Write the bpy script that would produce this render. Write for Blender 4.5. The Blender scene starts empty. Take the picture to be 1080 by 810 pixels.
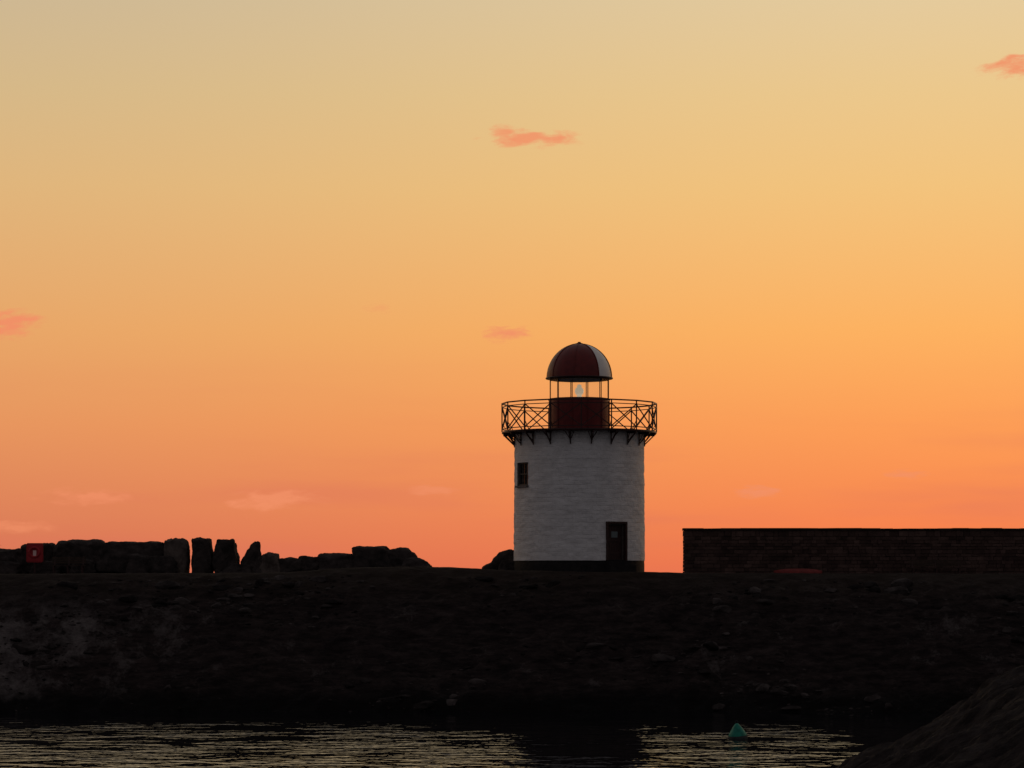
import bpy, bmesh, math, random
import numpy as np
from mathutils import Vector, noise, Matrix
random.seed(7)
R = math.radians
scene = bpy.context.scene

def lin(c):
    o=[]
    for v in c[:3]:
        v=v/255.0
        o.append(v/12.92 if v<=0.04045 else ((v+0.055)/1.055)**2.4)
    return (o[0],o[1],o[2],1.0)

# ---------------------------------------------------------------- helpers
def link(ob, parent=None):
    scene.collection.objects.link(ob)
    if parent: ob.parent = parent
    return ob
def empty(name, loc=(0,0,0)):
    e=bpy.data.objects.new(name,None); e.location=loc; e.empty_display_size=0.5
    return link(e)
def obj_from_bm(name,bm,mats,parent=None,smooth=False):
    me=bpy.data.meshes.new(name); bm.to_mesh(me); bm.free()
    if not isinstance(mats,(list,tuple)): mats=[mats]
    for m in mats: me.materials.append(m)
    if smooth:
        for p in me.polygons: p.use_smooth=True
    ob=bpy.data.objects.new(name,me)
    return link(ob,parent)
def obj_from_data(name,verts,faces,mats,parent=None,smooth=False):
    me=bpy.data.meshes.new(name); me.from_pydata(verts,[],faces); me.update()
    if not isinstance(mats,(list,tuple)): mats=[mats]
    for m in mats: me.materials.append(m)
    if smooth:
        me.polygons.foreach_set('use_smooth',[True]*len(me.polygons))
    ob=bpy.data.objects.new(name,me)
    return link(ob,parent)
def beam(bm,p,q,w,h=None,up=Vector((0,0,1))):
    p=Vector(p);q=Vector(q);h=h or w
    d=(q-p).normalized()
    s=d.cross(up)
    if s.length<1e-3: s=d.cross(Vector((1,0,0)))
    s.normalize(); u=s.cross(d).normalized()
    vs=[]
    for e in (p,q):
        for a,b in ((-1,-1),(1,-1),(1,1),(-1,1)):
            vs.append(bm.verts.new(e+s*a*w/2+u*b*h/2))
    for f in ((0,1,2,3),(7,6,5,4),(0,4,5,1),(1,5,6,2),(2,6,7,3),(3,7,4,0)):
        bm.faces.new([vs[i] for i in f])
def box(bm,x0,x1,y0,y1,z0,z1,j=0.0):
    vs=[]
    for z in (z0,z1):
        for x,y in ((x0,y0),(x1,y0),(x1,y1),(x0,y1)):
            vs.append(bm.verts.new((x+random.uniform(-j,j),y+random.uniform(-j,j),z+random.uniform(-j,j))))
    for f in ((3,2,1,0),(4,5,6,7),(0,1,5,4),(1,2,6,5),(2,3,7,6),(3,0,4,7)):
        bm.faces.new([vs[i] for i in f])
def lathe(bm,prof,seg,c,closed=False):
    rings=[]
    for r,z in prof:
        if r<1e-4: rings.append([bm.verts.new((c[0],c[1],z))])
        else: rings.append([bm.verts.new((c[0]+r*math.sin(2*math.pi*i/seg),c[1]-r*math.cos(2*math.pi*i/seg),z)) for i in range(seg)])
    n=len(rings)
    fs=[]
    for k in range(n-1 if not closed else n):
        a=rings[k];b=rings[(k+1)%n]
        for i in range(seg):
            j=(i+1)%seg
            if len(a)==1 and len(b)==1: continue
            if len(a)==1: f=bm.faces.new((a[0],b[j],b[i]))
            elif len(b)==1: f=bm.faces.new((a[i],a[j],b[0]))
            else: f=bm.faces.new((a[i],a[j],b[j],b[i]))
            fs.append((f,(i+0.5)*360.0/seg))
    return fs

# ---------------------------------------------------------------- materials
def mat(name):
    m=bpy.data.materials.new(name); m.use_nodes=True
    nt=m.node_tree
    return m,nt,nt.nodes['Principled BSDF'],nt.nodes['Material Output']
def noise_mat(name,c1,c2,scale=3,rough=0.85,bump=0.3,bscale=12,detail=5,dist=0.05,spec=0.3,lo=0.35,hi=0.65,metal=0,island=0,stretch=None):
    m,nt,b,o=mat(name); N=nt.nodes;L=nt.links
    g=N.new('ShaderNodeNewGeometry'); vec=g.outputs['Position']
    if stretch:
        mp=N.new('ShaderNodeMapping'); mp.inputs['Scale'].default_value=stretch; L.new(vec,mp.inputs['Vector']); vec=mp.outputs[0]
    n=N.new('ShaderNodeTexNoise'); n.inputs['Scale'].default_value=scale; n.inputs['Detail'].default_value=detail
    n.inputs['Roughness'].default_value=0.65
    L.new(vec,n.inputs['Vector'])
    r=N.new('ShaderNodeValToRGB'); r.color_ramp.elements[0].position=lo; r.color_ramp.elements[1].position=hi
    r.color_ramp.elements[0].color=(*c1,1); r.color_ramp.elements[1].color=(*c2,1)
    L.new(n.outputs['Fac'],r.inputs['Fac'])
    col=r.outputs['Color']
    if island:
        mr=N.new('ShaderNodeMapRange'); mr.inputs['To Min'].default_value=1-island; mr.inputs['To Max'].default_value=1+island
        L.new(g.outputs['Random Per Island'],mr.inputs['Value'])
        v=N.new('ShaderNodeVectorMath'); v.operation='SCALE'
        L.new(col,v.inputs[0]); L.new(mr.outputs['Result'],v.inputs['Scale']); col=v.outputs['Vector']
    L.new(col,b.inputs['Base Color'])
    b.inputs['Roughness'].default_value=rough; b.inputs['Specular IOR Level'].default_value=spec; b.inputs['Metallic'].default_value=metal
    if bump:
        n2=N.new('ShaderNodeTexNoise'); n2.inputs['Scale'].default_value=bscale; n2.inputs['Detail'].default_value=5; n2.inputs['Roughness'].default_value=0.7
        L.new(vec,n2.inputs['Vector'])
        bp=N.new('ShaderNodeBump'); bp.inputs['Strength'].default_value=bump; bp.inputs['Distance'].default_value=dist
        L.new(n2.outputs['Fac'],bp.inputs['Height']); L.new(bp.outputs['Normal'],b.inputs['Normal'])
    return m

M_iron=noise_mat('painted_iron',(0.030,0.012,0.010),(0.05,0.017,0.015),8,0.5,0.1,30,spec=0.3)
M_red=noise_mat('red_paint',(0.115,0.009,0.009),(0.17,0.014,0.012),3,0.45,0.08,10,spec=0.3)
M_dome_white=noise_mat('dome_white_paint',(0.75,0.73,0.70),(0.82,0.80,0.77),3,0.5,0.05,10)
M_black=noise_mat('plinth_black_paint',(0.014,0.013,0.013),(0.028,0.025,0.024),3,0.75,0.5,9,spec=0.1)
M_frame=noise_mat('window_frame_paint',(0.06,0.05,0.045),(0.10,0.08,0.07),5,0.7,0.2,20)
M_doorwood=noise_mat('door_wood',(0.03,0.012,0.010),(0.05,0.02,0.016),5,0.6,0.3,20)
M_reveal=noise_mat('reveal_stone',(0.12,0.10,0.09),(0.22,0.19,0.18),4,0.9,0.5,10)
M_wall=noise_mat('wall_sandstone',(0.056,0.034,0.030),(0.105,0.064,0.053),1.2,0.95,0.8,9,island=0.35,dist=0.06,spec=0.1)
M_mortar=noise_mat('wall_mortar',(0.03,0.022,0.02),(0.05,0.038,0.032),4,0.95,0.5,14,spec=0.1)
M_coping=noise_mat('coping_stone',(0.02,0.015,0.013),(0.04,0.028,0.024),2,0.9,0.5,8,island=0.3,spec=0.1)
M_boulder=noise_mat('boulder_stone',(0.022,0.018,0.017),(0.068,0.054,0.050),1.6,0.95,0.9,4,dist=0.15,spec=0.1)
M_boulder_l=noise_mat('boulder_pale_stone',(0.06,0.046,0.04),(0.14,0.11,0.095),1.6,0.95,0.9,4,dist=0.15,spec=0.1)
M_rubble=noise_mat('rubble_stone',(0.018,0.0145,0.014),(0.062,0.051,0.048),1.2,0.95,0.7,8,island=0.7,dist=0.06,spec=0.05)
M_teal=noise_mat('buoy_green_paint',(0.0,0.13,0.09),(0.01,0.26,0.18),4,0.5,0.15,12,spec=0.3)
M_rope=noise_mat('buoy_base_rubber',(0.02,0.03,0.03),(0.05,0.05,0.05),8,0.7,0.3,20)
M_wood=noise_mat('bench_wood',(0.03,0.018,0.013),(0.06,0.038,0.026),6,0.8,0.4,25)
M_boatred=noise_mat('boat_red_paint',(0.13,0.014,0.012),(0.22,0.024,0.02),4,0.7,0.2,10)
M_signred=noise_mat('housing_red_paint',(0.32,0.014,0.02),(0.45,0.02,0.03),4,0.45,0.1,15)
M_ring=noise_mat('lifebuoy_plastic',(0.8,0.5,0.45),(0.85,0.6,0.55),4,0.45,0.1,15)

# lamp optic
m,nt,b,o=mat('lamp_optic'); N=nt.nodes;L=nt.links
b.inputs['Base Color'].default_value=(.75,.72,.65,1); b.inputs['Roughness'].default_value=0.3
b.inputs['Emission Color'].default_value=(1.0,0.80,0.55,1); b.inputs['Emission Strength'].default_value=0.35; M_opal=m

# whitewashed rubble tower
m,nt,b,o=mat('whitewashed_stone'); N=nt.nodes;L=nt.links
uv=N.new('ShaderNodeUVMap'); uv.uv_map='UVMap'
nz=N.new('ShaderNodeTexNoise'); nz.inputs['Scale'].default_value=1.6; nz.inputs['Detail'].default_value=4
L.new(uv.outputs['UV'],nz.inputs['Vector'])
ad=N.new('ShaderNodeVectorMath'); ad.operation='MULTIPLY_ADD'; ad.inputs[1].default_value=(0.40,0.24,0)
L.new(nz.outputs['Color'],ad.inputs[0]); L.new(uv.outputs['UV'],ad.inputs[2])
br=N.new('ShaderNodeTexBrick'); br.inputs['Scale'].default_value=1.0; br.inputs['Brick Width'].default_value=0.52; br.inputs['Row Height'].default_value=0.235
br.inputs['Mortar Size'].default_value=0.022; br.inputs['Mortar Smooth'].default_value=0.8; br.inputs['Bias'].default_value=0
br.inputs['Color1'].default_value=(0.45,0.45,0.45,1); br.inputs['Color2'].default_value=(1,1,1,1); br.inputs['Mortar'].default_value=(0.2,0.2,0.2,1)
L.new(ad.outputs[0],br.inputs['Vector'])
n2=N.new('ShaderNodeTexNoise'); n2.inputs['Scale'].default_value=5; n2.inputs['Detail'].default_value=6; n2.inputs['Roughness'].default_value=0.65
L.new(uv.outputs['UV'],n2.inputs['Vector'])
mx=N.new('ShaderNodeMath'); mx.operation='MULTIPLY_ADD'; mx.inputs[1].default_value=1.5
L.new(n2.outputs['Fac'],mx.inputs[0]); L.new(br.outputs['Color'],mx.inputs[2])
bp=N.new('ShaderNodeBump'); bp.inputs['Strength'].default_value=0.6; bp.inputs['Distance'].default_value=0.045
L.new(mx.outputs[0],bp.inputs['Height']); L.new(bp.outputs['Normal'],b.inputs['Normal'])
n3=N.new('ShaderNodeTexNoise'); n3.inputs['Scale'].default_value=1.1; n3.inputs['Detail'].default_value=6; n3.inputs['Roughness'].default_value=0.7
L.new(uv.outputs['UV'],n3.inputs['Vector'])
rr=N.new('ShaderNodeValToRGB'); rr.color_ramp.elements[0].position=0.3; rr.color_ramp.elements[1].position=0.6
rr.color_ramp.elements[0].color=(0.64,0.615,0.60,1); rr.color_ramp.elements[1].color=(0.80,0.775,0.76,1)
L.new(n3.outputs['Fac'],rr.inputs['Fac']); L.new(rr.outputs['Color'],b.inputs['Base Color'])
b.inputs['Roughness'].default_value=0.9; b.inputs['Specular IOR Level'].default_value=0.15
M_tower=m

m,nt,b,o=mat('lantern_glass'); N=nt.nodes;L=nt.links; N.remove(b)
t=N.new('ShaderNodeBsdfTransparent'); t.inputs['Color'].default_value=(0.98,0.985,0.985,1)
g=N.new('ShaderNodeBsdfGlossy'); g.inputs['Roughness'].default_value=0.04
mi=N.new('ShaderNodeMixShader'); mi.inputs[0].default_value=0.05; L.new(t.outputs[0],mi.inputs[1]); L.new(g.outputs[0],mi.inputs[2])
L.new(mi.outputs[0],o.inputs['Surface']); M_glass=m
m,nt,b,o=mat('dark_window_glass'); b.inputs['Base Color'].default_value=(0.015,0.016,0.018,1); b.inputs['Roughness'].default_value=0.08; M_dglass=m
m,nt,b,o=mat('door_pane'); b.inputs['Base Color'].default_value=(0.10,0.13,0.13,1); b.inputs['Roughness'].default_value=0.25; M_pane=m

# bank ground
m,nt,b,o=mat('harbour_bank_rock'); N=nt.nodes;L=nt.links
g=N.new('ShaderNodeNewGeometry'); sp=N.new('ShaderNodeSeparateXYZ'); L.new(g.outputs['Position'],sp.inputs[0])
def nn(scale,detail=5,rough=0.65,vec=None):
    n=N.new('ShaderNodeTexNoise'); n.inputs['Scale'].default_value=scale; n.inputs['Detail'].default_value=detail; n.inputs['Roughness'].default_value=rough
    L.new(vec or g.outputs['Position'],n.inputs['Vector']); return n
gm=N.new('ShaderNodeMapping'); gm.inputs['Rotation'].default_value=(0,R(28),0); gm.inputs['Scale'].default_value=(0.5,1,2.2); L.new(g.outputs['Position'],gm.inputs['Vector'])
a1=nn(1.6,7,0.74,gm.outputs[0]); r1=N.new('ShaderNodeValToRGB'); r1.color_ramp.elements[0].position=0.40; r1.color_ramp.elements[1].position=0.70
r1.color_ramp.elements[0].color=(0.020,0.0145,0.014,1); r1.color_ramp.elements[1].color=(0.080,0.058,0.054,1)
L.new(a1.outputs['Fac'],r1.inputs['Fac'])
a2=nn(0.4,8,0.78)
mr=N.new('ShaderNodeMapRange'); mr.inputs['From Min'].default_value=-27; mr.inputs['From Max'].default_value=-13; mr.inputs['To Min'].default_value=0.10; mr.inputs['To Max'].default_value=-0.06
L.new(sp.outputs['X'],mr.inputs['Value'])
s=N.new('ShaderNodeMath'); s.operation='ADD'; L.new(a2.outputs['Fac'],s.inputs[0]); L.new(mr.outputs[0],s.inputs[1])
r2=N.new('ShaderNodeMapRange'); r2.inputs['From Min'].default_value=0.52; r2.inputs['From Max'].default_value=0.70; L.new(s.outputs[0],r2.inputs['Value'])
zc=N.new('ShaderNodeMapRange'); zc.inputs['From Min'].default_value=6.2; zc.inputs['From Max'].default_value=4.6; L.new(sp.outputs['Z'],zc.inputs['Value'])
pm=N.new('ShaderNodeMath'); pm.operation='MULTIPLY'; L.new(r2.outputs[0],pm.inputs[0]); L.new(zc.outputs[0],pm.inputs[1])
m1=N.new('ShaderNodeMix'); m1.data_type='RGBA'; L.new(pm.outputs[0],m1.inputs['Factor']); L.new(r1.outputs['Color'],m1.inputs[6]); m1.inputs[7].default_value=(0.20,0.17,0.16,1)
a3=nn(1.5,5)
tz=N.new('ShaderNodeMapRange'); tz.inputs['From Min'].default_value=5.4; tz.inputs['From Max'].default_value=7.2; L.new(sp.outputs['Z'],tz.inputs['Value'])
tm=N.new('ShaderNodeMath'); tm.operation='MULTIPLY'; L.new(a3.outputs['Fac'],tm.inputs[0]); L.new(tz.outputs[0],tm.inputs[1])
m2=N.new('ShaderNodeMix'); m2.data_type='RGBA'; L.new(tm.outputs[0],m2.inputs['Factor']); L.new(m1.outputs[2],m2.inputs[6]); m2.inputs[7].default_value=(0.052,0.038,0.026,1)
wz=N.new('ShaderNodeMapRange'); wz.inputs['From Min'].default_value=1.3; wz.inputs['From Max'].default_value=0.5
wn=nn(1.0,4); wa=N.new('ShaderNodeMath'); wa.operation='MULTIPLY_ADD'; wa.inputs[1].default_value=-1.2; L.new(wn.outputs['Fac'],wa.inputs[0])
wa2=N.new('ShaderNodeMath'); wa2.operation='ADD'; wa2.inputs[1].default_value=0.6; L.new(sp.outputs['Z'],wa2.inputs[0]); L.new(wa2.outputs[0],wa.inputs[2]); L.new(wa.outputs[0],wz.inputs['Value'])
m3=N.new('ShaderNodeMix'); m3.data_type='RGBA'; L.new(wz.outputs[0],m3.inputs['Factor']); L.new(m2.outputs[2],m3.inputs[6]); m3.inputs[7].default_value=(0.013,0.011,0.0105,1)
L.new(m3.outputs[2],b.inputs['Base Color']); b.inputs['Roughness'].default_value=0.95; b.inputs['Specular IOR Level'].default_value=0.1
h1=nn(2.6,8,0.75,gm.outputs[0]); bp=N.new('ShaderNodeBump'); bp.inputs['Strength'].default_value=1.0; bp.inputs['Distance'].default_value=0.4
L.new(h1.outputs['Fac'],bp.inputs['Height']); L.new(bp.outputs['Normal'],b.inputs['Normal'])
M_bank=m

M_fg=noise_mat('foreground_rock',(0.018,0.014,0.0135),(0.054,0.044,0.041),1.3,0.9,1.0,2.6,dist=0.2,spec=0.1,stretch=(0.8,2.6,1.2),detail=7,lo=0.38,hi=0.68)

# water
m,nt,b,o=mat('harbour_water'); N=nt.nodes;L=nt.links
g=N.new('ShaderNodeNewGeometry'); sp=N.new('ShaderNodeSeparateXYZ'); L.new(g.outputs['Position'],sp.inputs[0])
b.inputs['Base Color'].default_value=(0.006,0.007,0.009,1); b.inputs['Roughness'].default_value=0.03; b.inputs['IOR'].default_value=1.33
w1=N.new('ShaderNodeTexNoise'); w1.inputs['Scale'].default_value=0.8; w1.inputs['Detail'].default_value=3; w1.inputs['Roughness'].default_value=0.5
w2=N.new('ShaderNodeTexNoise'); w2.inputs['Scale'].default_value=0.22; w2.inputs['Detail'].default_value=2
mpp=N.new('ShaderNodeMapping'); mpp.inputs['Scale'].default_value=(0.75,1.0,1); L.new(g.outputs['Position'],mpp.inputs['Vector'])
L.new(mpp.outputs[0],w1.inputs['Vector']); L.new(mpp.outputs[0],w2.inputs['Vector'])
wp=N.new('ShaderNodeTexNoise'); wp.inputs['Scale'].default_value=0.12; wp.inputs['Detail'].default_value=4
mp2=N.new('ShaderNodeMapping'); mp2.inputs['Scale'].default_value=(1,0.4,1); mp2.inputs['Location'].default_value=(3.1,7.7,0); L.new(g.outputs['Position'],mp2.inputs['Vector']); L.new(mp2.outputs[0],wp.inputs['Vector'])
def madd(a,mul_,add):
    q=N.new('ShaderNodeMath'); q.operation='MULTIPLY_ADD'; q.inputs[1].default_value=mul_; L.new(a,q.inputs[0])
    if isinstance(add,(int,float)): q.inputs[2].default_value=add
    else: L.new(add,q.inputs[2])
    return q.outputs[0]
def mrange(v,a,b_,c,d):
    q=N.new('ShaderNodeMapRange'); q.interpolation_type='SMOOTHSTEP'
    for k,x in zip(('From Min','From Max','To Min','To Max'),(a,b_,c,d)): q.inputs[k].default_value=x
    L.new(v,q.inputs['Value']); return q.outputs[0]
def mul(a,b_):
    q=N.new('ShaderNodeMath'); q.operation='MULTIPLY'; L.new(a,q.inputs[0]); L.new(b_,q.inputs[1]); return q.outputs[0]
xw=madd(wp.outputs['Fac'],8.0,sp.outputs['X'])
dx=madd(xw,1.0,-7.2); ab=N.new('ShaderNodeMath'); ab.operation='ABSOLUTE'; L.new(dx,ab.inputs[0])
slick=mrange(ab.outputs[0],1.6,4.2,0.35,1.0)
right_=mrange(xw,16.5,20.0,1.0,0.25)
yw=madd(wp.outputs['Fac'],14.0,sp.outputs['Y'])
lee=mrange(yw,-10.0,-22.0,0.2,1.0)
# gusts: short bands of livelier and quieter ripples
gn=N.new('ShaderNodeTexNoise'); gn.inputs['Scale'].default_value=0.22; gn.inputs['Detail'].default_value=3
mg=N.new('ShaderNodeMapping'); mg.inputs['Scale'].default_value=(1.0,1.0,1); mg.inputs['Location'].default_value=(31,17,0); L.new(g.outputs['Position'],mg.inputs['Vector']); L.new(mg.outputs[0],gn.inputs['Vector'])
gust=mrange(gn.outputs['Fac'],0.38,0.6,0.35,1.05)
amp=mul(mul(mul(slick,right_),lee),gust)
sm=madd(w2.outputs['Fac'],1.0,w1.outputs['Fac'])
sm=madd(sm,1.0,-1.0)
mm=mul(sm,amp)
bp=N.new('ShaderNodeBump'); bp.inputs['Strength'].default_value=1.0; bp.inputs['Distance'].default_value=0.36
L.new(mm,bp.inputs['Height']); L.new(bp.outputs['Normal'],b.inputs['Normal'])
M_water=m

# ---------------------------------------------------------------- terrain: the harbour bank
def interp(x,pts):
    if x<=pts[0][0]: return pts[0][1]
    for (a,b_),(c,d) in zip(pts,pts[1:]):
        if x<=c: return b_+(d-b_)*(x-a)/(c-a)
    return pts[-1][1]
CREST=[(-29,7.12),(-20,7.16),(-12.5,7.2),(-9.2,7.46),(-5,7.52),(-2,7.42),(0,7.30),(7.5,7.22),(10,7.16),(29,7.14)]
def height(x,y,detail=True):
    c=interp(x,CREST)
    fo=-13.4+1.0*noise.noise(Vector((x*0.09,3.3,0)))+0.35*noise.noise(Vector((x*0.5,9.3,0)))
    top=-4.9
    if y>7:
        s=(y-7)/16; z=c-9.5*s
        mask=min(1,s*4)
    elif y>=top:
        z=c; mask=0.06
    else:
        s=(top-y)/(top-fo)
        z=c*(1-min(s,1.0)**1.25) if s<=1 else -(s-1)*6.0
        mask=min(1.0,0.06+s*3.0)
    if detail:
        p=Vector((x*0.30,y*0.6,z*0.3))
        n=noise.fractal(p,0.85,2.1,7)*0.65
        p2=Vector((x*0.35,y*0.8,z*1.3-x*0.5))
        rdg=(1-abs(noise.noise(p2)))-0.6
        p3=Vector((x*2.2,y*3.0,z*3-x*1.1))
        z+=mask*(n+0.5*rdg+0.15*noise.noise(p3))-mask*0.12
    return z
fx=list(np.arange(-34,34.01,0.13)); coarseL=[-400,-300,-220,-160,-120,-90,-70,-60,-50,-44,-40,-37,-35.5]; xs=coarseL+fx+[-v for v in reversed(coarseL)]
ys=list(np.arange(-17,-4.6,0.11))+list(np.arange(-4.5,8,0.5))+list(np.arange(8,26,1.2))
V=[];F=[]
for y in ys:
    for x in xs: V.append((x,y,height(x,y)))
nx=len(xs)
for j in range(len(ys)-1):
    for i in range(nx-1):
        a=j*nx+i; F.append((a,a+1,a+nx+1,a+nx))
obj_from_data('ground',V,F,M_bank,smooth=True)

def rock_template(seed):
    rnd=random.Random(seed); bm=bmesh.new(); bmesh.ops.create_icosphere(bm,subdivisions=2,radius=1)
    planes=[(Vector((rnd.gauss(0,1),rnd.gauss(0,1),rnd.gauss(0,1))).normalized(),rnd.uniform(0.5,0.85)) for _ in range(9)]
    for v in bm.verts:
        for n,d in planes:
            k=v.co.dot(n)
            if k>d: v.co-=n*(k-d)
    vs=np.array([v.co[:] for v in bm.verts]); bm.verts.index_update(); fs=[[v.index for v in f.verts] for f in bm.faces]; bm.free(); return vs,fs
TP=[rock_template(i) for i in range(10)]
def scatter(name,n,sampler,mat_):
    V=[];F=[]
    for k in range(n):
        x,y,z,s=sampler()
        vs,fs=random.choice(TP)
        a,b_,c=[random.uniform(0,6.28) for _ in range(3)]
        Mx=np.array(Matrix.Rotation(a,3,'X')@Matrix.Rotation(b_,3,'Y')@Matrix.Rotation(c,3,'Z'))
        sc=np.array([random.uniform(.9,1.9),random.uniform(.7,1.2),random.uniform(.4,.8)])*s
        p=(vs@Mx.T)*sc+np.array([x,y,z])
        off=len(V); V.extend(map(tuple,p)); F.extend([[i+off for i in f] for f in fs])
    return obj_from_data(name,V,F,mat_)
def samp():
    while True:
        x=random.uniform(-36,36); y=random.uniform(-14.2,-5.6)
        d=noise.noise(Vector((x*0.12,y*0.25,5)))
        if random.random()<0.3+1.6*d: break
    s=random.uniform(0.05,0.13) if random.random()<0.88 else random.uniform(0.16,0.5)
    return x,y,height(x,y)-s*0.2,s
scatter('rubble',1700,samp,M_rubble)

# ---------------------------------------------------------------- water / sea
bm=bmesh.new()
vs=[bm.verts.new(p) for p in ((-20000,-400,0),(20000,-400,0),(20000,30000,0),(-20000,30000,0))]
bm.faces.new(vs); obj_from_bm('water',bm,M_water)

# ---------------------------------------------------------------- foreground rock
FG=[(4,-1.2),(6,-0.2),(7.6,0.9),(9.2,1.85),(10.1,2.35),(11.2,2.9),(12.1,3.45),(12.85,3.98),(13.6,4.33),(16,5.1),(20,5.7),(60,6.0)]
V=[];F=[];xs=list(np.arange(4,22,0.07))+[24,28,34,40,50,60]; ys=list(np.arange(-100,-66,0.08))
for y in ys:
    for x in xs:
        t=(y+80)/ -20 if y<-80 else (y+80)/14
        fall=max(0,1-(t*t))if y>-80 else 1-0.55*t*t
        z=interp(x,FG)*fall-(1-fall)*1.5
        n=noise.fractal(Vector((x*0.25,y*0.8+x*0.10,0)),0.7,2.2,6)*0.32
        st=noise.noise(Vector((x*0.3,y*1.5+x*0.3,4)))
        n+=0.22*(1-abs(st)*2)-0.12
        n+=0.09*noise.noise(Vector((x*1.2,y*4+x*0.6,2)))+0.05*noise.noise(Vector((x*5,y*6,2)))
        V.append((x,y,z+n))
nx=len(xs)
for j in range(len(ys)-1):
    for i in range(nx-1):
        a=j*nx+i; F.append((a,a+1,a+nx+1,a+nx))
obj_from_data('foreground_rock',V,F,M_fg,smooth=True)

# ---------------------------------------------------------------- boulders on the breakwater
def boulder(x0,x1,ztop,yc,depth,mat_=None,taper=1.0,lean=0.0,seed=0,zbot=6.9,rot=0.0):
    rnd=random.Random(seed*13+5); bm=bmesh.new()
    for sx in (-1,1):
        for sy in (-1,1):
            for sz in (-1,1):
                k=taper if sz>0 else 1.0
                bm.verts.new((sx*k*rnd.uniform(.6,1)+ (lean if sz>0 else 0),sy*k*rnd.uniform(.6,1),sz*rnd.uniform(.62,1)))
    for _ in range(10):
        v=Vector((rnd.gauss(0,1),rnd.gauss(0,1),rnd.gauss(0,1))).normalized()
        k=taper if v.z>0 else 1
        bm.verts.new((v.x*k*1.08+(lean*max(0,v.z)),v.y*k*1.08,v.z*1.02))
    bmesh.ops.rotate(bm,verts=bm.verts,cent=(0,0,0),matrix=Matrix.Rotation(rot,3,'Y'))
    bmesh.ops.convex_hull(bm,input=bm.verts)
    bmesh.ops.delete(bm,geom=[v for v in bm.verts if not v.link_faces],context='VERTS')
    bmesh.ops.bevel(bm,geom=list(bm.edges),offset=0.07,segments=2,affect='EDGES',profile=0.6)
    bmesh.ops.triangulate(bm,faces=bm.faces)
    for _ in range(4):
        es=[e for e in bm.edges if e.calc_length()>0.12]
        if not es: break
        bmesh.ops.subdivide_edges(bm,edges=es,cuts=1); bmesh.ops.triangulate(bm,faces=[f for f in bm.faces if len(f.verts)>3])
    bm.normal_update()
    off=Vector((seed*3.7,seed*1.3,0))
    for v in bm.verts:
        v.co+=v.normal*(0.12*noise.fractal(v.co*1.5+off,0.8,2.1,5))
    mn=Vector([min(v.co[i] for v in bm.verts) for i in range(3)]); mxx=Vector([max(v.co[i] for v in bm.verts) for i in range(3)])
    tgt0=Vector((x0,yc-depth/2,zbot)); tgt1=Vector((x1,yc+depth/2,ztop)); c=(tgt0+tgt1)/2
    for v in bm.verts:
        v.co=Vector([tgt0[i]+(v.co[i]-mn[i])/(mxx[i]-mn[i])*(tgt1[i]-tgt0[i])-c[i] for i in range(3)])
    ob=obj_from_bm('boulder',bm,mat_ or M_boulder,smooth=True); ob.location=c
    return ob
B=[(-33,-28.2,8.78,1.2,2.4,.97,0),(-36,-31.2,8.80,1.0,2.2,.95,0.05),(-30.0,-27.6,8.60,0.5,1.8,.95,0),(-28.4,-26.0,8.92,1.0,1.8,.85,0),
(-26.6,-23.0,9.14,0.6,2.2,.90,0.06),(-23.7,-19.5,9.02,0.6,2.1,.93,-0.05),(-22.0,-20.4,8.3,-0.6,1.2,.8,0),(-25.2,-23.6,8.1,-0.6,1.0,.7,0.2),
(-27.4,-25.6,7.95,-0.5,1.0,.7,0.2),(-29.5,-27.8,7.9,-0.5,1.0,.8,0.1),(-16.6,-14.6,7.75,-0.5,0.8,.7,0.3),(-21.2,-18.9,8.2,-0.2,1.0,.8,0.1)]
for i,(a,b_,z,y,d,tp,ro) in enumerate(B): boulder(a,b_,z,y,d,seed=i+1,taper=tp,rot=ro)
boulder(-19.85,-18.36,9.20,0.2,1.4,M_boulder_l,seed=21,taper=0.97)
boulder(-18.28,-17.00,9.24,0.3,1.4,seed=22,taper=0.92,lean=-0.03)
boulder(-17.05,-15.5,9.14,0.2,1.5,seed=23,taper=0.80,lean=0.08)
boulder(-15.45,-14.2,9.0,0.0,1.1,seed=24,taper=0.35,lean=0.40)
boulder(-14.5,-13.05,8.38,0.1,1.2,M_boulder_l,seed=25,taper=0.85)
boulder(-13.5,-11.7,8.10,0.3,1.3,seed=26,taper=0.85)
boulder(-12.5,-10.6,8.18,0.6,1.3,seed=27,taper=0.85,lean=0.1)
boulder(-11.4,-8.4,8.34,0.5,1.6,seed=28,taper=.97,rot=0.04)
boulder(-9.4,-6.4,8.74,0.4,1.9,seed=29,taper=0.7)
boulder(-7.9,-4.9,8.66,0.6,1.8,seed=36,taper=0.6,lean=0.0)
boulder(-6.5,-4.5,8.1,-0.2,1.5,seed=31,taper=0.6)
boulder(-1.75,0.45,8.55,1.6,1.6,seed=33,taper=0.55,lean=0.45)
boulder(-0.9,0.8,8.0,1.0,1.2,seed=34,taper=0.7)

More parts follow.
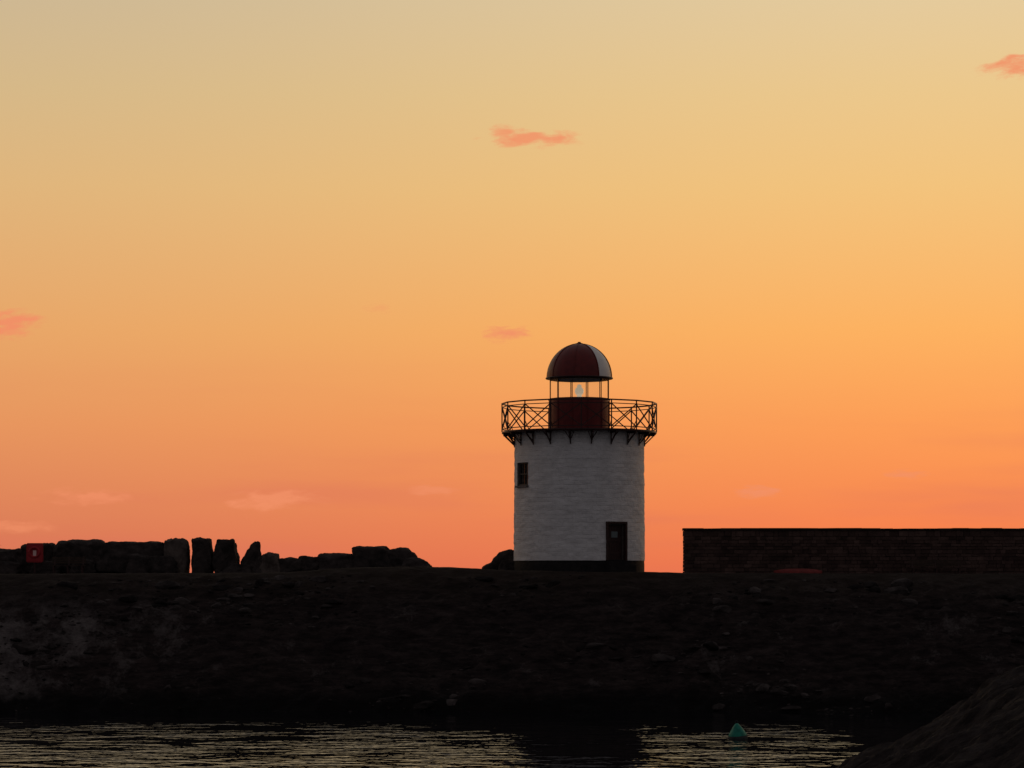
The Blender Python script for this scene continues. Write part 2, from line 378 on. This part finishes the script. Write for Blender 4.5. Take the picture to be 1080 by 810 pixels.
# ---------------------------------------------------------------- lighthouse
LX,LY=3.83,0.0
LH=empty('lighthouse',(LX,LY,7.2))
def P(az,r,z): return Vector((r*math.sin(az),-r*math.cos(az),z-7.2))
Z0,Z1=7.88,15.1
DOOR=(R(33),1.22,7.88,9.95); WIN=(R(-62),1.25,12.1,13.4)
def rad(z): return 3.73-0.05*(z-Z0)/(Z1-Z0)
azs=[i*2*math.pi/260-math.pi for i in range(261)]
zs=list(np.linspace(Z0,Z1,110))
def force(lst,vals):
    for v in vals:
        k=min(range(len(lst)),key=lambda i:abs(lst[i]-v)); lst[k]=v
hw=lambda O:O[1]/2/3.72
force(azs,[DOOR[0]-hw(DOOR),DOOR[0]+hw(DOOR),WIN[0]-hw(WIN),WIN[0]+hw(WIN)]); force(zs,[DOOR[3],WIN[2],WIN[3]])
V=[];F=[];UV=[]
for z in zs:
    for a in azs:
        aa=a if a<math.pi-1e-6 else -math.pi
        q=Vector((math.sin(aa)*3.7,math.cos(aa)*3.7,z))
        d=0.028*noise.fractal(Vector((q.x*1.6,q.y*1.6,z*3.4)),0.9,2.0,4)
        V.append(P(a,rad(z)+d,z)); UV.append((a*3.72,z))
na=len(azs)
for j in range(len(zs)-1):
    for i in range(na-1):
        am=(azs[i]+azs[i+1])/2; zm=(zs[j]+zs[j+1])/2
        if any(abs(am-O[0])<hw(O) and O[2]<zm<O[3] for O in (DOOR,WIN)): continue
        a=j*na+i; F.append((a,a+1,a+na+1,a+na))
tw=obj_from_data('tower',V,F,M_tower,LH,smooth=True)
ul=tw.data.uv_layers.new(name='UVMap')
for lp in tw.data.loops: ul.data[lp.index].uv=UV[lp.vertex_index]
bm=bmesh.new(); lathe(bm,[(3.70,-0.6),(3.71,0.45),(3.69,0.72),(3.3,0.74)],128,(0,0))
obj_from_bm('plinth',bm,M_black,LH,smooth=False)
for nm,O in (('door_reveal',DOOR),('window_reveal',WIN)):
    bm=bmesh.new(); a0,a1=O[0]-hw(O),O[0]+hw(O)
    def q(a,r,z): return bm.verts.new(P(a,r,z))
    ro,ri=3.74,3.38
    seg=8; A=[a0+(a1-a0)*i/seg for i in range(seg+1)]
    for z,fl in ((O[2],0),(O[3],1)):
        for i in range(seg):
            f=[q(A[i],ro-0.02,z),q(A[i+1],ro-0.02,z),q(A[i+1],ri,z),q(A[i],ri,z)]
            bm.faces.new(f if not fl else f[::-1])
    for a in (a0,a1): bm.faces.new([q(a,ro-0.02,O[2]),q(a,ri,O[2]),q(a,ri,O[3]),q(a,ro-0.02,O[3])])
    obj_from_bm(nm,bm,M_reveal if nm!='door_reveal' else M_doorwood,LH)
def local(O,rr):
    az=O[0]; n=Vector((math.sin(az),-math.cos(az),0)); u=Vector((math.cos(az),math.sin(az),0))
    return lambda s,d,z: n*(rr+d)+u*s+Vector((0,0,z-7.2))
def lbox(bm,f,s0,s1,d0,d1,z0,z1):
    vs=[bm.verts.new(f(s,d,z)) for z in (z0,z1) for s,d in ((s0,d0),(s1,d0),(s1,d1),(s0,d1))]
    for q_ in ((0,1,2,3),(7,6,5,4),(0,4,5,1),(1,5,6,2),(2,6,7,3),(3,7,4,0)): bm.faces.new([vs[i] for i in q_])
f=local(DOOR,3.42); w=DOOR[1]/2; z0,z1=DOOR[2],DOOR[3]
bm=bmesh.new()
lbox(bm,f,-w,-w+0.1,-0.05,0.1,z0,z1); lbox(bm,f,w-0.1,w,-0.05,0.1,z0,z1); lbox(bm,f,-w+0.1,w-0.1,-0.05,0.1,z1-0.1,z1)
obj_from_bm('door_frame',bm,M_frame,LH)
bm=bmesh.new(); lbox(bm,f,-w+0.1,w-0.1,-0.06,0.0,z0,z1-0.1)
for k in range(6):
    s=-w+0.11+k*(2*w-0.22)/6; lbox(bm,f,s+0.01,s+(2*w-0.22)/6-0.01,0.0,0.02,z0+0.03,z1-0.13)
for zz_ in (z0+0.35,z0+1.05): lbox(bm,f,-w+0.14,w-0.14,0.02,0.045,zz_,zz_+0.13)
obj_from_bm('door_leaf',bm,M_doorwood,LH)
bm=bmesh.new(); lbox(bm,f,-0.2,0.22,0.02,0.035,z0+1.28,z0+1.62); obj_from_bm('door_pane',bm,M_pane,LH)
bm=bmesh.new(); g_=local(DOOR,3.7); lbox(bm,g_,-0.75,0.75,-0.1,0.35,7.1,7.84); lbox(bm,g_,-0.85,0.85,0.35,0.65,7.1,7.6)
obj_from_bm('door_step',bm,M_black,LH)
bm=bmesh.new(); g_=local(DOOR,3.66)
lbox(bm,g_,-w-0.10,-w+0.02,-0.1,0.075,z0,z1+0.10); lbox(bm,g_,w-0.02,w+0.10,-0.1,0.075,z0,z1+0.10); lbox(bm,g_,-w+0.02,w-0.02,-0.1,0.08,z1-0.01,z1+0.10)
obj_from_bm('door_surround',bm,M_doorwood,LH)
f=local(WIN,3.5); w=WIN[1]/2; z0,z1=WIN[2],WIN[3]
bm=bmesh.new()
lbox(bm,f,-w,-w+0.09,-0.05,0.08,z0,z1); lbox(bm,f,w-0.09,w,-0.05,0.08,z0,z1)
lbox(bm,f,-w+0.09,w-0.09,-0.05,0.08,z1-0.09,z1); lbox(bm,f,-w+0.09,w-0.09,-0.05,0.1,z0,z0+0.09)
lbox(bm,f,-w+0.09,w-0.09,-0.04,0.06,(z0+z1)/2-0.03,(z0+z1)/2+0.03)
for s in (-0.19,0.19): lbox(bm,f,s-0.02,s+0.02,-0.04,0.05,z0+0.09,z1-0.09)
obj_from_bm('window_frame',bm,M_frame,LH)
bm=bmesh.new(); lbox(bm,f,-w,w,-0.09,-0.06,z0,z1); obj_from_bm('window_glass',bm,M_dglass,LH)
bm=bmesh.new(); g_=local(WIN,3.62); lbox(bm,g_,-w-0.08,w+0.08,-0.12,0.17,z0-0.1,z0-0.003); obj_from_bm('window_sill',bm,M_reveal,LH)

RD=4.40; DZ=15.1
bm=bmesh.new(); lathe(bm,[(1.5,DZ-7.2+0.11),(RD,DZ-7.2+0.11),(RD+0.02,DZ-7.2+0.06),(RD,DZ-7.2),(1.5,DZ-7.2)],96,(0,0),closed=True)
obj_from_bm('gallery_deck',bm,M_iron,LH)
NP=16; RZ0=DZ+0.11
bm=bmesh.new()
RR=4.40
def PP(i): return 2*math.pi*i/NP
for i in range(NP):
    a=PP(i);b2=PP(i+1)
    beam(bm,P(a,RR,RZ0),P(a,RR,RZ0+1.60),0.07)
    for hh,ww in ((1.60,0.075),(1.40,0.045),(0.14,0.05)):
        beam(bm,P(a,RR,RZ0+hh),P(b2,RR,RZ0+hh),ww)
    beam(bm,P(a,RR,RZ0+0.14),P(b2,RR,RZ0+1.40),0.05); beam(bm,P(a,RR-0.02,RZ0+1.40),P(b2,RR-0.02,RZ0+0.14),0.05)
    beam(bm,P(a,RR+0.0,RZ0+0.5),P(a,RR-0.32,RZ0),0.035)
obj_from_bm('gallery_railing',bm,M_iron,LH)
bm=bmesh.new()
NB=20
for i in range(NB):
    a=2*math.pi*(i+0.5)/NB
    beam(bm,P(a,3.70,DZ-0.05),P(a,4.38,DZ-0.05),0.07,0.1)
    beam(bm,P(a,3.72,DZ-0.66),P(a,4.34,DZ-0.06),0.06)
    beam(bm,P(a,3.74,DZ-0.74),P(a,3.74,DZ-0.02),0.065)
    for sg in (-1,1):
        beam(bm,P(a,3.76,DZ-0.5),P(a+sg*0.06,4.1,DZ-0.06),0.035)
obj_from_bm('gallery_brackets',bm,M_iron,LH)

ZD0,ZD1,ZG1=15.21,17.06,18.22
bm=bmesh.new()
lathe(bm,[(1.80,ZD0-7.2),(1.80,ZD0-7.2+0.12),(1.74,ZD0-7.2+0.16),(1.74,ZD1-7.2-0.08),(1.77,ZD1-7.2-0.05),(1.77,ZD1-7.2),(1.60,ZD1-7.2)],64,(0,0))
obj_from_bm('lantern_drum',bm,M_red,LH)
bm=bmesh.new()
for i in range(12):
    a=2*math.pi*(i+0.5)/12
    beam(bm,P(a,1.76,ZD0+0.16),P(a,1.76,ZD1-0.12),0.05)
obj_from_bm('drum_ribs',bm,M_red,LH)
bm=bmesh.new()
NM=12
for i in range(NM):
    a=2*math.pi*(i+0.5)/NM; b2=2*math.pi*(i+1.5)/NM
    beam(bm,P(a,1.71,ZD1),P(a,1.71,ZG1),0.05)
    beam(bm,P(a,1.71,ZD1+0.02),P(b2,1.71,ZD1+0.02),0.05); beam(bm,P(a,1.71,ZG1-0.03),P(b2,1.71,ZG1-0.03),0.06)
obj_from_bm('lantern_mullions',bm,M_iron,LH)
bm=bmesh.new()
for i in range(NM):
    a=2*math.pi*(i+0.5)/NM; b2=2*math.pi*(i+1.5)/NM
    bm.faces.new([bm.verts.new(v) for v in (P(a,1.69,ZD1+.03),P(b2,1.69,ZD1+.03),P(b2,1.69,ZG1-.03),P(a,1.69,ZG1-.03))])
obj_from_bm('lantern_glazing',bm,M_glass,LH)
bm=bmesh.new(); lathe(bm,[(0,ZD1-7.2-.02),(1.65,ZD1-7.2-0.02)],48,(0,0)); obj_from_bm('lantern_floor',bm,M_iron,LH)
bm=bmesh.new(); z=ZD1-7.2
lathe(bm,[(0.28,z),(0.28,z+0.10),(0.15,z+0.14),(0.13,z+0.26),(0.20,z+0.30),(0.25,z+0.42),(0.26,z+0.5),(0.21,z+0.62),(0.13,z+0.70),(0.13,z+0.80),(0.05,z+0.86),(0,z+0.87)],32,(0,0))
obj_from_bm('lamp',bm,M_opal,LH,smooth=True)
RDm=1.86; HD=1.95; zb=ZG1-7.2
bm=bmesh.new()
prof=[(RDm*math.cos(t),zb+0.06+HD*math.sin(t)) for t in np.linspace(0,math.pi/2-0.03,20)]+[(0,zb+0.06+HD)]
fs=lathe(bm,prof,72,(0,0))
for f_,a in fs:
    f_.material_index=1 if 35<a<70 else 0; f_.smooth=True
obj_from_bm('dome',bm,[M_red,M_dome_white],LH)
bm=bmesh.new()
for i in range(8):
    a=R(35)+i*R(45)
    for t in range(18):
        t0=(t/18)*1.5; t1=((t+1)/18)*1.5
        beam(bm,P(a,(RDm+0.015)*math.cos(t0),ZG1+0.06+(HD+.015)*math.sin(t0)),P(a,(RDm+.015)*math.cos(t1),ZG1+0.06+(HD+.015)*math.sin(t1)),0.04,0.03,up=Vector((math.sin(a),-math.cos(a),0.3)))
obj_from_bm('dome_ribs',bm,M_red,LH)
bm=bmesh.new(); lathe(bm,[(1.6,zb),(1.90,zb),(1.93,zb+0.04),(1.91,zb+0.08),(1.6,zb+0.08)],72,(0,0),closed=True); obj_from_bm('dome_gutter',bm,M_iron,LH)
bm=bmesh.new(); z=zb+HD
lathe(bm,[(0.22,z+0.0),(0.22,z+0.08),(0.1,z+0.12),(0.08,z+0.17),(0,z+0.18)],24,(0,0)); obj_from_bm('finial',bm,M_iron,LH,smooth=True)

# ---------------------------------------------------------------- stone wall
SW=empty('stone_wall',(9.72,-0.7,7.1))
def T(bm):
    for v in bm.verts: v.co-=Vector((9.72,-0.7,7.1))
X0,X1=9.72,75.0
bm=bmesh.new(); box(bm,X0+0.05,X1,-0.96,-0.44,6.8,9.58); T(bm); obj_from_bm('core',bm,M_mortar,SW)
bm=bmesh.new(); z=6.9
while z<9.5:
    h=random.uniform(0.15,0.26); h=min(h,9.575-z)
    if 9.575-(z+h)<0.12: h=9.575-z
    x=X0
    while x<X1:
        w=random.uniform(0.22,0.65)
        gap=0.010
        pr=random.uniform(0.0,0.04)
        box(bm,x+gap,min(x+w,X1)-gap,-1.0-pr,-0.93,z+gap+random.uniform(0,.012),z+h-gap,0.012)
        box(bm,x+gap,min(x+w,X1)-gap,-0.47,-0.40+pr,z+gap,z+h-gap,0.009)
        x+=w
    box(bm,X0-random.uniform(0,0.03),X0+0.08,-0.955,-0.71,z+gap,z+h-gap,0.006); box(bm,X0-random.uniform(0,0.03),X0+0.08,-0.69,-0.445,z+gap,z+h-gap,0.006)
    z+=h
T(bm); obj_from_bm('stones',bm,M_wall,SW)
bm=bmesh.new(); x=X0-0.06
while x<X1:
    w=random.uniform(0.7,1.3); box(bm,x+0.006,x+w-0.006,-1.07,-0.33,9.58,9.71+random.uniform(-0.012,0.018),0.010); x+=w
T(bm); obj_from_bm('coping',bm,M_coping,SW)

# ---------------------------------------------------------------- benches
def bench(x,y,z,L_,ry=0,mt=M_wood):
    e=empty('park_bench',(x,y,z)); e.rotation_euler=(0,0,ry)
    bm=bmesh.new()
    for k in range(4): box(bm,-L_/2,L_/2,-0.25+k*0.12,-0.15+k*0.12,0.43,0.47)
    obj_from_bm('seat',bm,mt,e)
    bm=bmesh.new()
    for k in range(3): box(bm,-L_/2,L_/2,0.24+k*0.03,0.27+k*0.03,0.56+k*0.13,0.66+k*0.13)
    obj_from_bm('backrest',bm,mt,e)
    for i,s in enumerate((-L_/2+0.15,0,L_/2-0.15)):
        bm=bmesh.new(); box(bm,s-0.04,s+0.04,-0.24,-0.17,-0.1,0.43); box(bm,s-0.04,s+0.04,0.16,0.23,-0.1,0.43)
        beam(bm,(s,0.2,0.4),(s,0.36,0.95),0.06); box(bm,s-0.03,s+0.03,-0.17,0.16,0.36,0.42)
        obj_from_bm('leg_%d'%(i+1),bm,M_iron,e)
    return e
bench(-24.9,-2.2,7.16,1.9)
bench(23.8,-2.2,7.0,2.9)

bt=empty('rowing_boat',(16.0,-2.6,7.12))
bm=bmesh.new(); rings=[]
def bw(t): return 0.55*(1-min(1,abs(2*t-1.08))**2.6*0.8) if t<0.98 else 0.08
for i in range(21):
    t=i/20; x=-1.35+2.7*t
    wd=bw(t); hh=0.34*(1-abs(2*t-1)**3*0.35)
    rings.append([bm.verts.new((x,-wd*math.cos(math.pi*k/10),hh*max(0,math.sin(math.pi*k/10))**0.7-0.03)) for k in range(11)])
for a,b2 in zip(rings,rings[1:]):
    for k in range(10): bm.faces.new((a[k],b2[k],b2[k+1],a[k+1]))
bm.faces.new(rings[0]); bm.faces.new(rings[-1][::-1])
obj_from_bm('hull',bm,M_boatred,bt,smooth=True)
bm=bmesh.new(); beam(bm,(-1.25,0,0.27),(1.25,0,0.27),0.05,0.16); obj_from_bm('keel',bm,M_wood,bt)
bm=bmesh.new()
for sg in (-1,1):
    pv=None
    for i in range(21):
        t=i/20; c=(-1.35+2.7*t,sg*(bw(t)+0.02),0.02)
        if pv: beam(bm,pv,c,0.05)
        pv=c
obj_from_bm('gunwale',bm,M_wood,bt)

lb=empty('lifebuoy_station',(-26.9,-1.6,7.15))
bm=bmesh.new(); box(bm,-0.47,0.47,-0.02,0.14,0.62,1.72)
bmesh.ops.bevel(bm,geom=list(bm.edges),offset=0.05,segments=3,affect='EDGES'); obj_from_bm('housing',bm,M_signred,lb)
bm=bmesh.new(); box(bm,-0.05,0.05,0.0,0.1,-0.2,0.63); obj_from_bm('post',bm,M_iron,lb)
bpy.ops.mesh.primitive_torus_add(major_radius=0.27,minor_radius=0.06,major_segments=40,minor_segments=12,location=(0,0,0))
to=bpy.context.object; to.name='lifebuoy_ring'; to.data.materials.append(M_signred); to.rotation_euler=(R(90),0,0); to.location=(0,-0.05,1.2); to.parent=lb
bm=bmesh.new(); box(bm,-0.08,0.10,-0.035,-0.023,1.0,1.3); obj_from_bm('notice',bm,M_ring,lb)

by=empty('buoy',(9.78,-36,0))
bm=bmesh.new(); lathe(bm,[(0.0,-0.25),(0.34,-0.22),(0.42,-0.02),(0.43,0.08),(0.40,0.16)],32,(0,0)); obj_from_bm('float_base',bm,M_rope,by,smooth=True)
bm=bmesh.new(); lathe(bm,[(0.40,0.16),(0.395,0.20),(0.31,0.34),(0.22,0.48),(0.13,0.60),(0.07,0.67),(0.05,0.68),(0.0,0.69)],32,(0,0)); obj_from_bm('cone',bm,M_teal,by,smooth=True)
bpy.ops.mesh.primitive_torus_add(major_radius=0.06,minor_radius=0.014,location=(0,0,0)); to=bpy.context.object; to.name='lifting_eye'; to.data.materials.append(M_rope); to.rotation_euler=(R(90),0,0); to.location=(0,0,0.74); to.parent=by
by.rotation_euler=(R(4),R(-5),0)

# ---------------------------------------------------------------- clouds (self-lit sheets, far away)
def cloud(x,z,w,h,strength=0.9,seed=0,rot=0.0,bias=0.42):
    m,nt,b,o=mat('cloud_glow'); N=nt.nodes;L=nt.links; N.remove(b)
    tc=N.new('ShaderNodeTexCoord')
    nz=N.new('ShaderNodeTexNoise'); nz.inputs['Scale'].default_value=0.045; nz.inputs['Detail'].default_value=5; nz.inputs['Roughness'].default_value=0.55
    mp=N.new('ShaderNodeMapping'); mp.inputs['Location'].default_value=(seed*137.0,0,seed*41.0); mp.inputs['Scale'].default_value=(0.8,1,2.4); mp.inputs['Rotation'].default_value=(0,0.25,0)
    L.new(tc.outputs['Object'],mp.inputs['Vector']); L.new(mp.outputs[0],nz.inputs['Vector'])
    s=N.new('ShaderNodeMapping'); s.inputs['Scale'].default_value=(2/w,0,2/h); L.new(tc.outputs['Object'],s.inputs['Vector'])
    ln=N.new('ShaderNodeVectorMath'); ln.operation='LENGTH'; L.new(s.outputs[0],ln.inputs[0])
    mr=N.new('ShaderNodeMapRange'); mr.inputs['From Min'].default_value=0.0; mr.inputs['From Max'].default_value=1.0; mr.inputs['To Min'].default_value=bias; mr.inputs['To Max'].default_value=-0.35
    L.new(ln.outputs['Value'],mr.inputs['Value'])
    k=N.new('ShaderNodeMath'); k.operation='MULTIPLY_ADD'; k.inputs[1].default_value=1.7; k.inputs[2].default_value=-0.35; L.new(nz.outputs['Fac'],k.inputs[0])
    ad=N.new('ShaderNodeMath'); ad.operation='ADD'; L.new(k.outputs[0],ad.inputs[0]); L.new(mr.outputs[0],ad.inputs[1])
    r2=N.new('ShaderNodeMapRange'); r2.interpolation_type='SMOOTHSTEP'; r2.inputs['From Min'].default_value=0.36; r2.inputs['From Max'].default_value=1.0; r2.inputs['To Max'].default_value=strength
    L.new(ad.outputs[0],r2.inputs['Value'])
    edge=N.new('ShaderNodeMapRange'); edge.interpolation_type='SMOOTHSTEP'; edge.inputs['From Min'].default_value=1.0; edge.inputs['From Max'].default_value=0.6; L.new(ln.outputs['Value'],edge.inputs['Value'])
    em=N.new('ShaderNodeMath'); em.operation='MULTIPLY'; L.new(r2.outputs[0],em.inputs[0]); L.new(edge.outputs[0],em.inputs[1])
    e=N.new('ShaderNodeEmission'); e.inputs['Color'].default_value=lin((241,145,103)); e.inputs['Strength'].default_value=1  # emission stands in for sunset light on the cloud
    t=N.new('ShaderNodeBsdfTransparent'); mi=N.new('ShaderNodeMixShader'); L.new(em.outputs[0],mi.inputs[0]); L.new(t.outputs[0],mi.inputs[1]); L.new(e.outputs[0],mi.inputs[2]); L.new(mi.outputs[0],o.inputs['Surface'])
    V=[];F=[];n=24
    for j in range(n+1):
        for i in range(n+1):
            u=i/n*2-1; v=j/n*2-1
            V.append((u*w/2*1.05,-18*(1-min(1,u*u+v*v))+6*noise.noise(Vector((u*3,v*3,seed))),v*h/2*1.05))
    for j in range(n):
        for i in range(n):
            a=j*(n+1)+i; F.append((a,a+1,a+n+2,a+n+1))
    ob=obj_from_data('cloud',V,F,m,smooth=True); ob.location=(x,3000,z); ob.rotation_euler=(0,rot,0)
K=3150/2778.0
def cp(px,py): return ((px-540)*K, 7.2+(604-py)*K)
for (px,py,w,h,s_,sd,ro,bi) in ((559,147,140,30,0.85,2,0,.52),(531,143,56,30,0.75,1,0,.45),(1070,72,106,42,0.9,3,-0.1,.55),(12,344,92,46,1.0,4,-0.1,.68),(536,353,74,28,0.9,5,0,.62),(800,519,90,20,0.8,6,0,.6),(955,501,74,18,0.7,7,0,.6),(290,528,160,34,0.8,8,-0.05,.55),(90,524,140,28,0.7,9,0,.55),(20,556,110,20,0.6,10,0,.55),(455,518,90,18,0.6,11,0,.5),(400,326,44,18,0.25,12,0,.4)):
    x,z=cp(px,py); cloud(x,z,w*K,h*K,s_,sd,ro,bi)

# ---------------------------------------------------------------- sky
world=bpy.data.worlds.new('World'); scene.world=world; world.use_nodes=True
nt=world.node_tree; N=nt.nodes; L=nt.links; N.clear()
out=N.new('ShaderNodeOutputWorld'); tc=N.new('ShaderNodeTexCoord'); sp=N.new('ShaderNodeSeparateXYZ'); L.new(tc.outputs['Generated'],sp.inputs[0])
SUN_EL,SUN_AZ=R(1.0),R(30)
def ramp(stops):
    r=N.new('ShaderNodeValToRGB'); cr=r.color_ramp
    while len(cr.elements)<len(stops): cr.elements.new(0.5)
    for e,(p,c) in zip(cr.elements,stops): e.position=p; e.color=lin(c)
    return r
zf=N.new('ShaderNodeMapRange'); zf.inputs['From Min'].default_value=0; zf.inputs['From Max'].default_value=0.5; L.new(sp.outputs['Z'],zf.inputs['Value'])
def zz(py): return math.sin(math.atan((604-py)/2778.0))/0.5
left=ramp([(0,(216,114,84)),(zz(550),(221,128,90)),(zz(450),(231,149,95)),(zz(350),(232,166,104)),(zz(200),(224,181,124)),(zz(100),(214,184,136)),(zz(0),(205,183,147)),(0.62,(216,192,155)),(1.0,(130,128,130))])
right=ramp([(0,(240,118,78)),(zz(550),(246,132,80)),(zz(450),(252,156,86)),(zz(350),(253,177,96)),(zz(200),(243,195,124)),(zz(100),(236,200,140)),(zz(0),(229,203,157)),(0.62,(230,205,162)),(1.0,(135,132,132))])
L.new(zf.outputs[0],left.inputs['Fac']); L.new(zf.outputs[0],right.inputs['Fac'])
xf=N.new('ShaderNodeMapRange'); xf.interpolation_type='SMOOTHSTEP'; xf.inputs['From Min'].default_value=-0.24; xf.inputs['From Max'].default_value=0.18; L.new(sp.outputs['X'],xf.inputs['Value'])
mx=N.new('ShaderNodeMix'); mx.data_type='RGBA'; L.new(xf.outputs[0],mx.inputs['Factor']); L.new(left.outputs[0],mx.inputs[6]); L.new(right.outputs[0],mx.inputs[7])
mp=N.new('ShaderNodeMapping'); mp.inputs['Scale'].default_value=(7,7,60); L.new(tc.outputs['Generated'],mp.inputs['Vector'])
hz=N.new('ShaderNodeTexNoise'); hz.inputs['Scale'].default_value=1.0; hz.inputs['Detail'].default_value=4; hz.inputs['Roughness'].default_value=0.5; L.new(mp.outputs[0],hz.inputs['Vector'])
hr=N.new('ShaderNodeMapRange'); hr.interpolation_type='SMOOTHSTEP'; hr.inputs['From Min'].default_value=0.45; hr.inputs['From Max'].default_value=0.75; hr.inputs['To Max'].default_value=0.5; L.new(hz.outputs['Fac'],hr.inputs['Value'])
hm=N.new('ShaderNodeMapRange'); hm.interpolation_type='SMOOTHSTEP'; hm.inputs['From Min'].default_value=0.09; hm.inputs['From Max'].default_value=0.01; L.new(sp.outputs['Z'],hm.inputs['Value'])
hmul=N.new('ShaderNodeMath'); hmul.operation='MULTIPLY'; L.new(hr.outputs[0],hmul.inputs[0]); L.new(hm.outputs[0],hmul.inputs[1])
mh=N.new('ShaderNodeMix'); mh.data_type='RGBA'; L.new(hmul.outputs[0],mh.inputs['Factor']); L.new(mx.outputs[2],mh.inputs[6]); mh.inputs[7].default_value=lin((222,118,92))
yf=N.new('ShaderNodeMapRange'); yf.interpolation_type='SMOOTHSTEP'; yf.inputs['From Min'].default_value=0.72; yf.inputs['From Max'].default_value=-0.15; L.new(sp.outputs['Y'],yf.inputs['Value'])
mb=N.new('ShaderNodeMix'); mb.data_type='RGBA'; L.new(yf.outputs[0],mb.inputs['Factor']); L.new(mh.outputs[2],mb.inputs[6]); mb.inputs[7].default_value=(0.132,0.124,0.134,1)
bg=N.new('ShaderNodeBackground'); L.new(mb.outputs[2],bg.inputs['Color']); bg.inputs['Strength'].default_value=0.98
sk=N.new('ShaderNodeTexSky'); sk.sky_type='NISHITA'; sk.sun_disc=False; sk.sun_elevation=SUN_EL; sk.sun_rotation=SUN_AZ
bg2=N.new('ShaderNodeBackground'); L.new(sk.outputs[0],bg2.inputs['Color']); bg2.inputs['Strength'].default_value=0.005
ads=N.new('ShaderNodeAddShader'); L.new(bg.outputs[0],ads.inputs[0]); L.new(bg2.outputs[0],ads.inputs[1]); L.new(ads.outputs[0],out.inputs['Surface'])

sd=Vector((math.sin(SUN_AZ)*math.cos(SUN_EL),math.cos(SUN_AZ)*math.cos(SUN_EL),math.sin(SUN_EL)))
sl=bpy.data.lights.new('sun','SUN'); sl.energy=0.10; sl.angle=R(0.5); sl.color=(1,0.62,0.36)
so=bpy.data.objects.new('sun',sl); so.rotation_euler=sd.to_track_quat('Z','Y').to_euler(); so.location=(60,100,40); link(so)

cam=bpy.data.cameras.new('camera'); co=bpy.data.objects.new('camera',cam); link(co)
co.location=(0,-150,7.2); co.rotation_euler=(R(90),0,0)
cam.sensor_width=36; cam.lens=36*2778/1080.0; cam.shift_y=199/1080.0; cam.clip_start=0.5; cam.clip_end=60000
scene.camera=co
scene.view_settings.view_transform='Standard'; scene.view_settings.look='None'; scene.view_settings.exposure=0
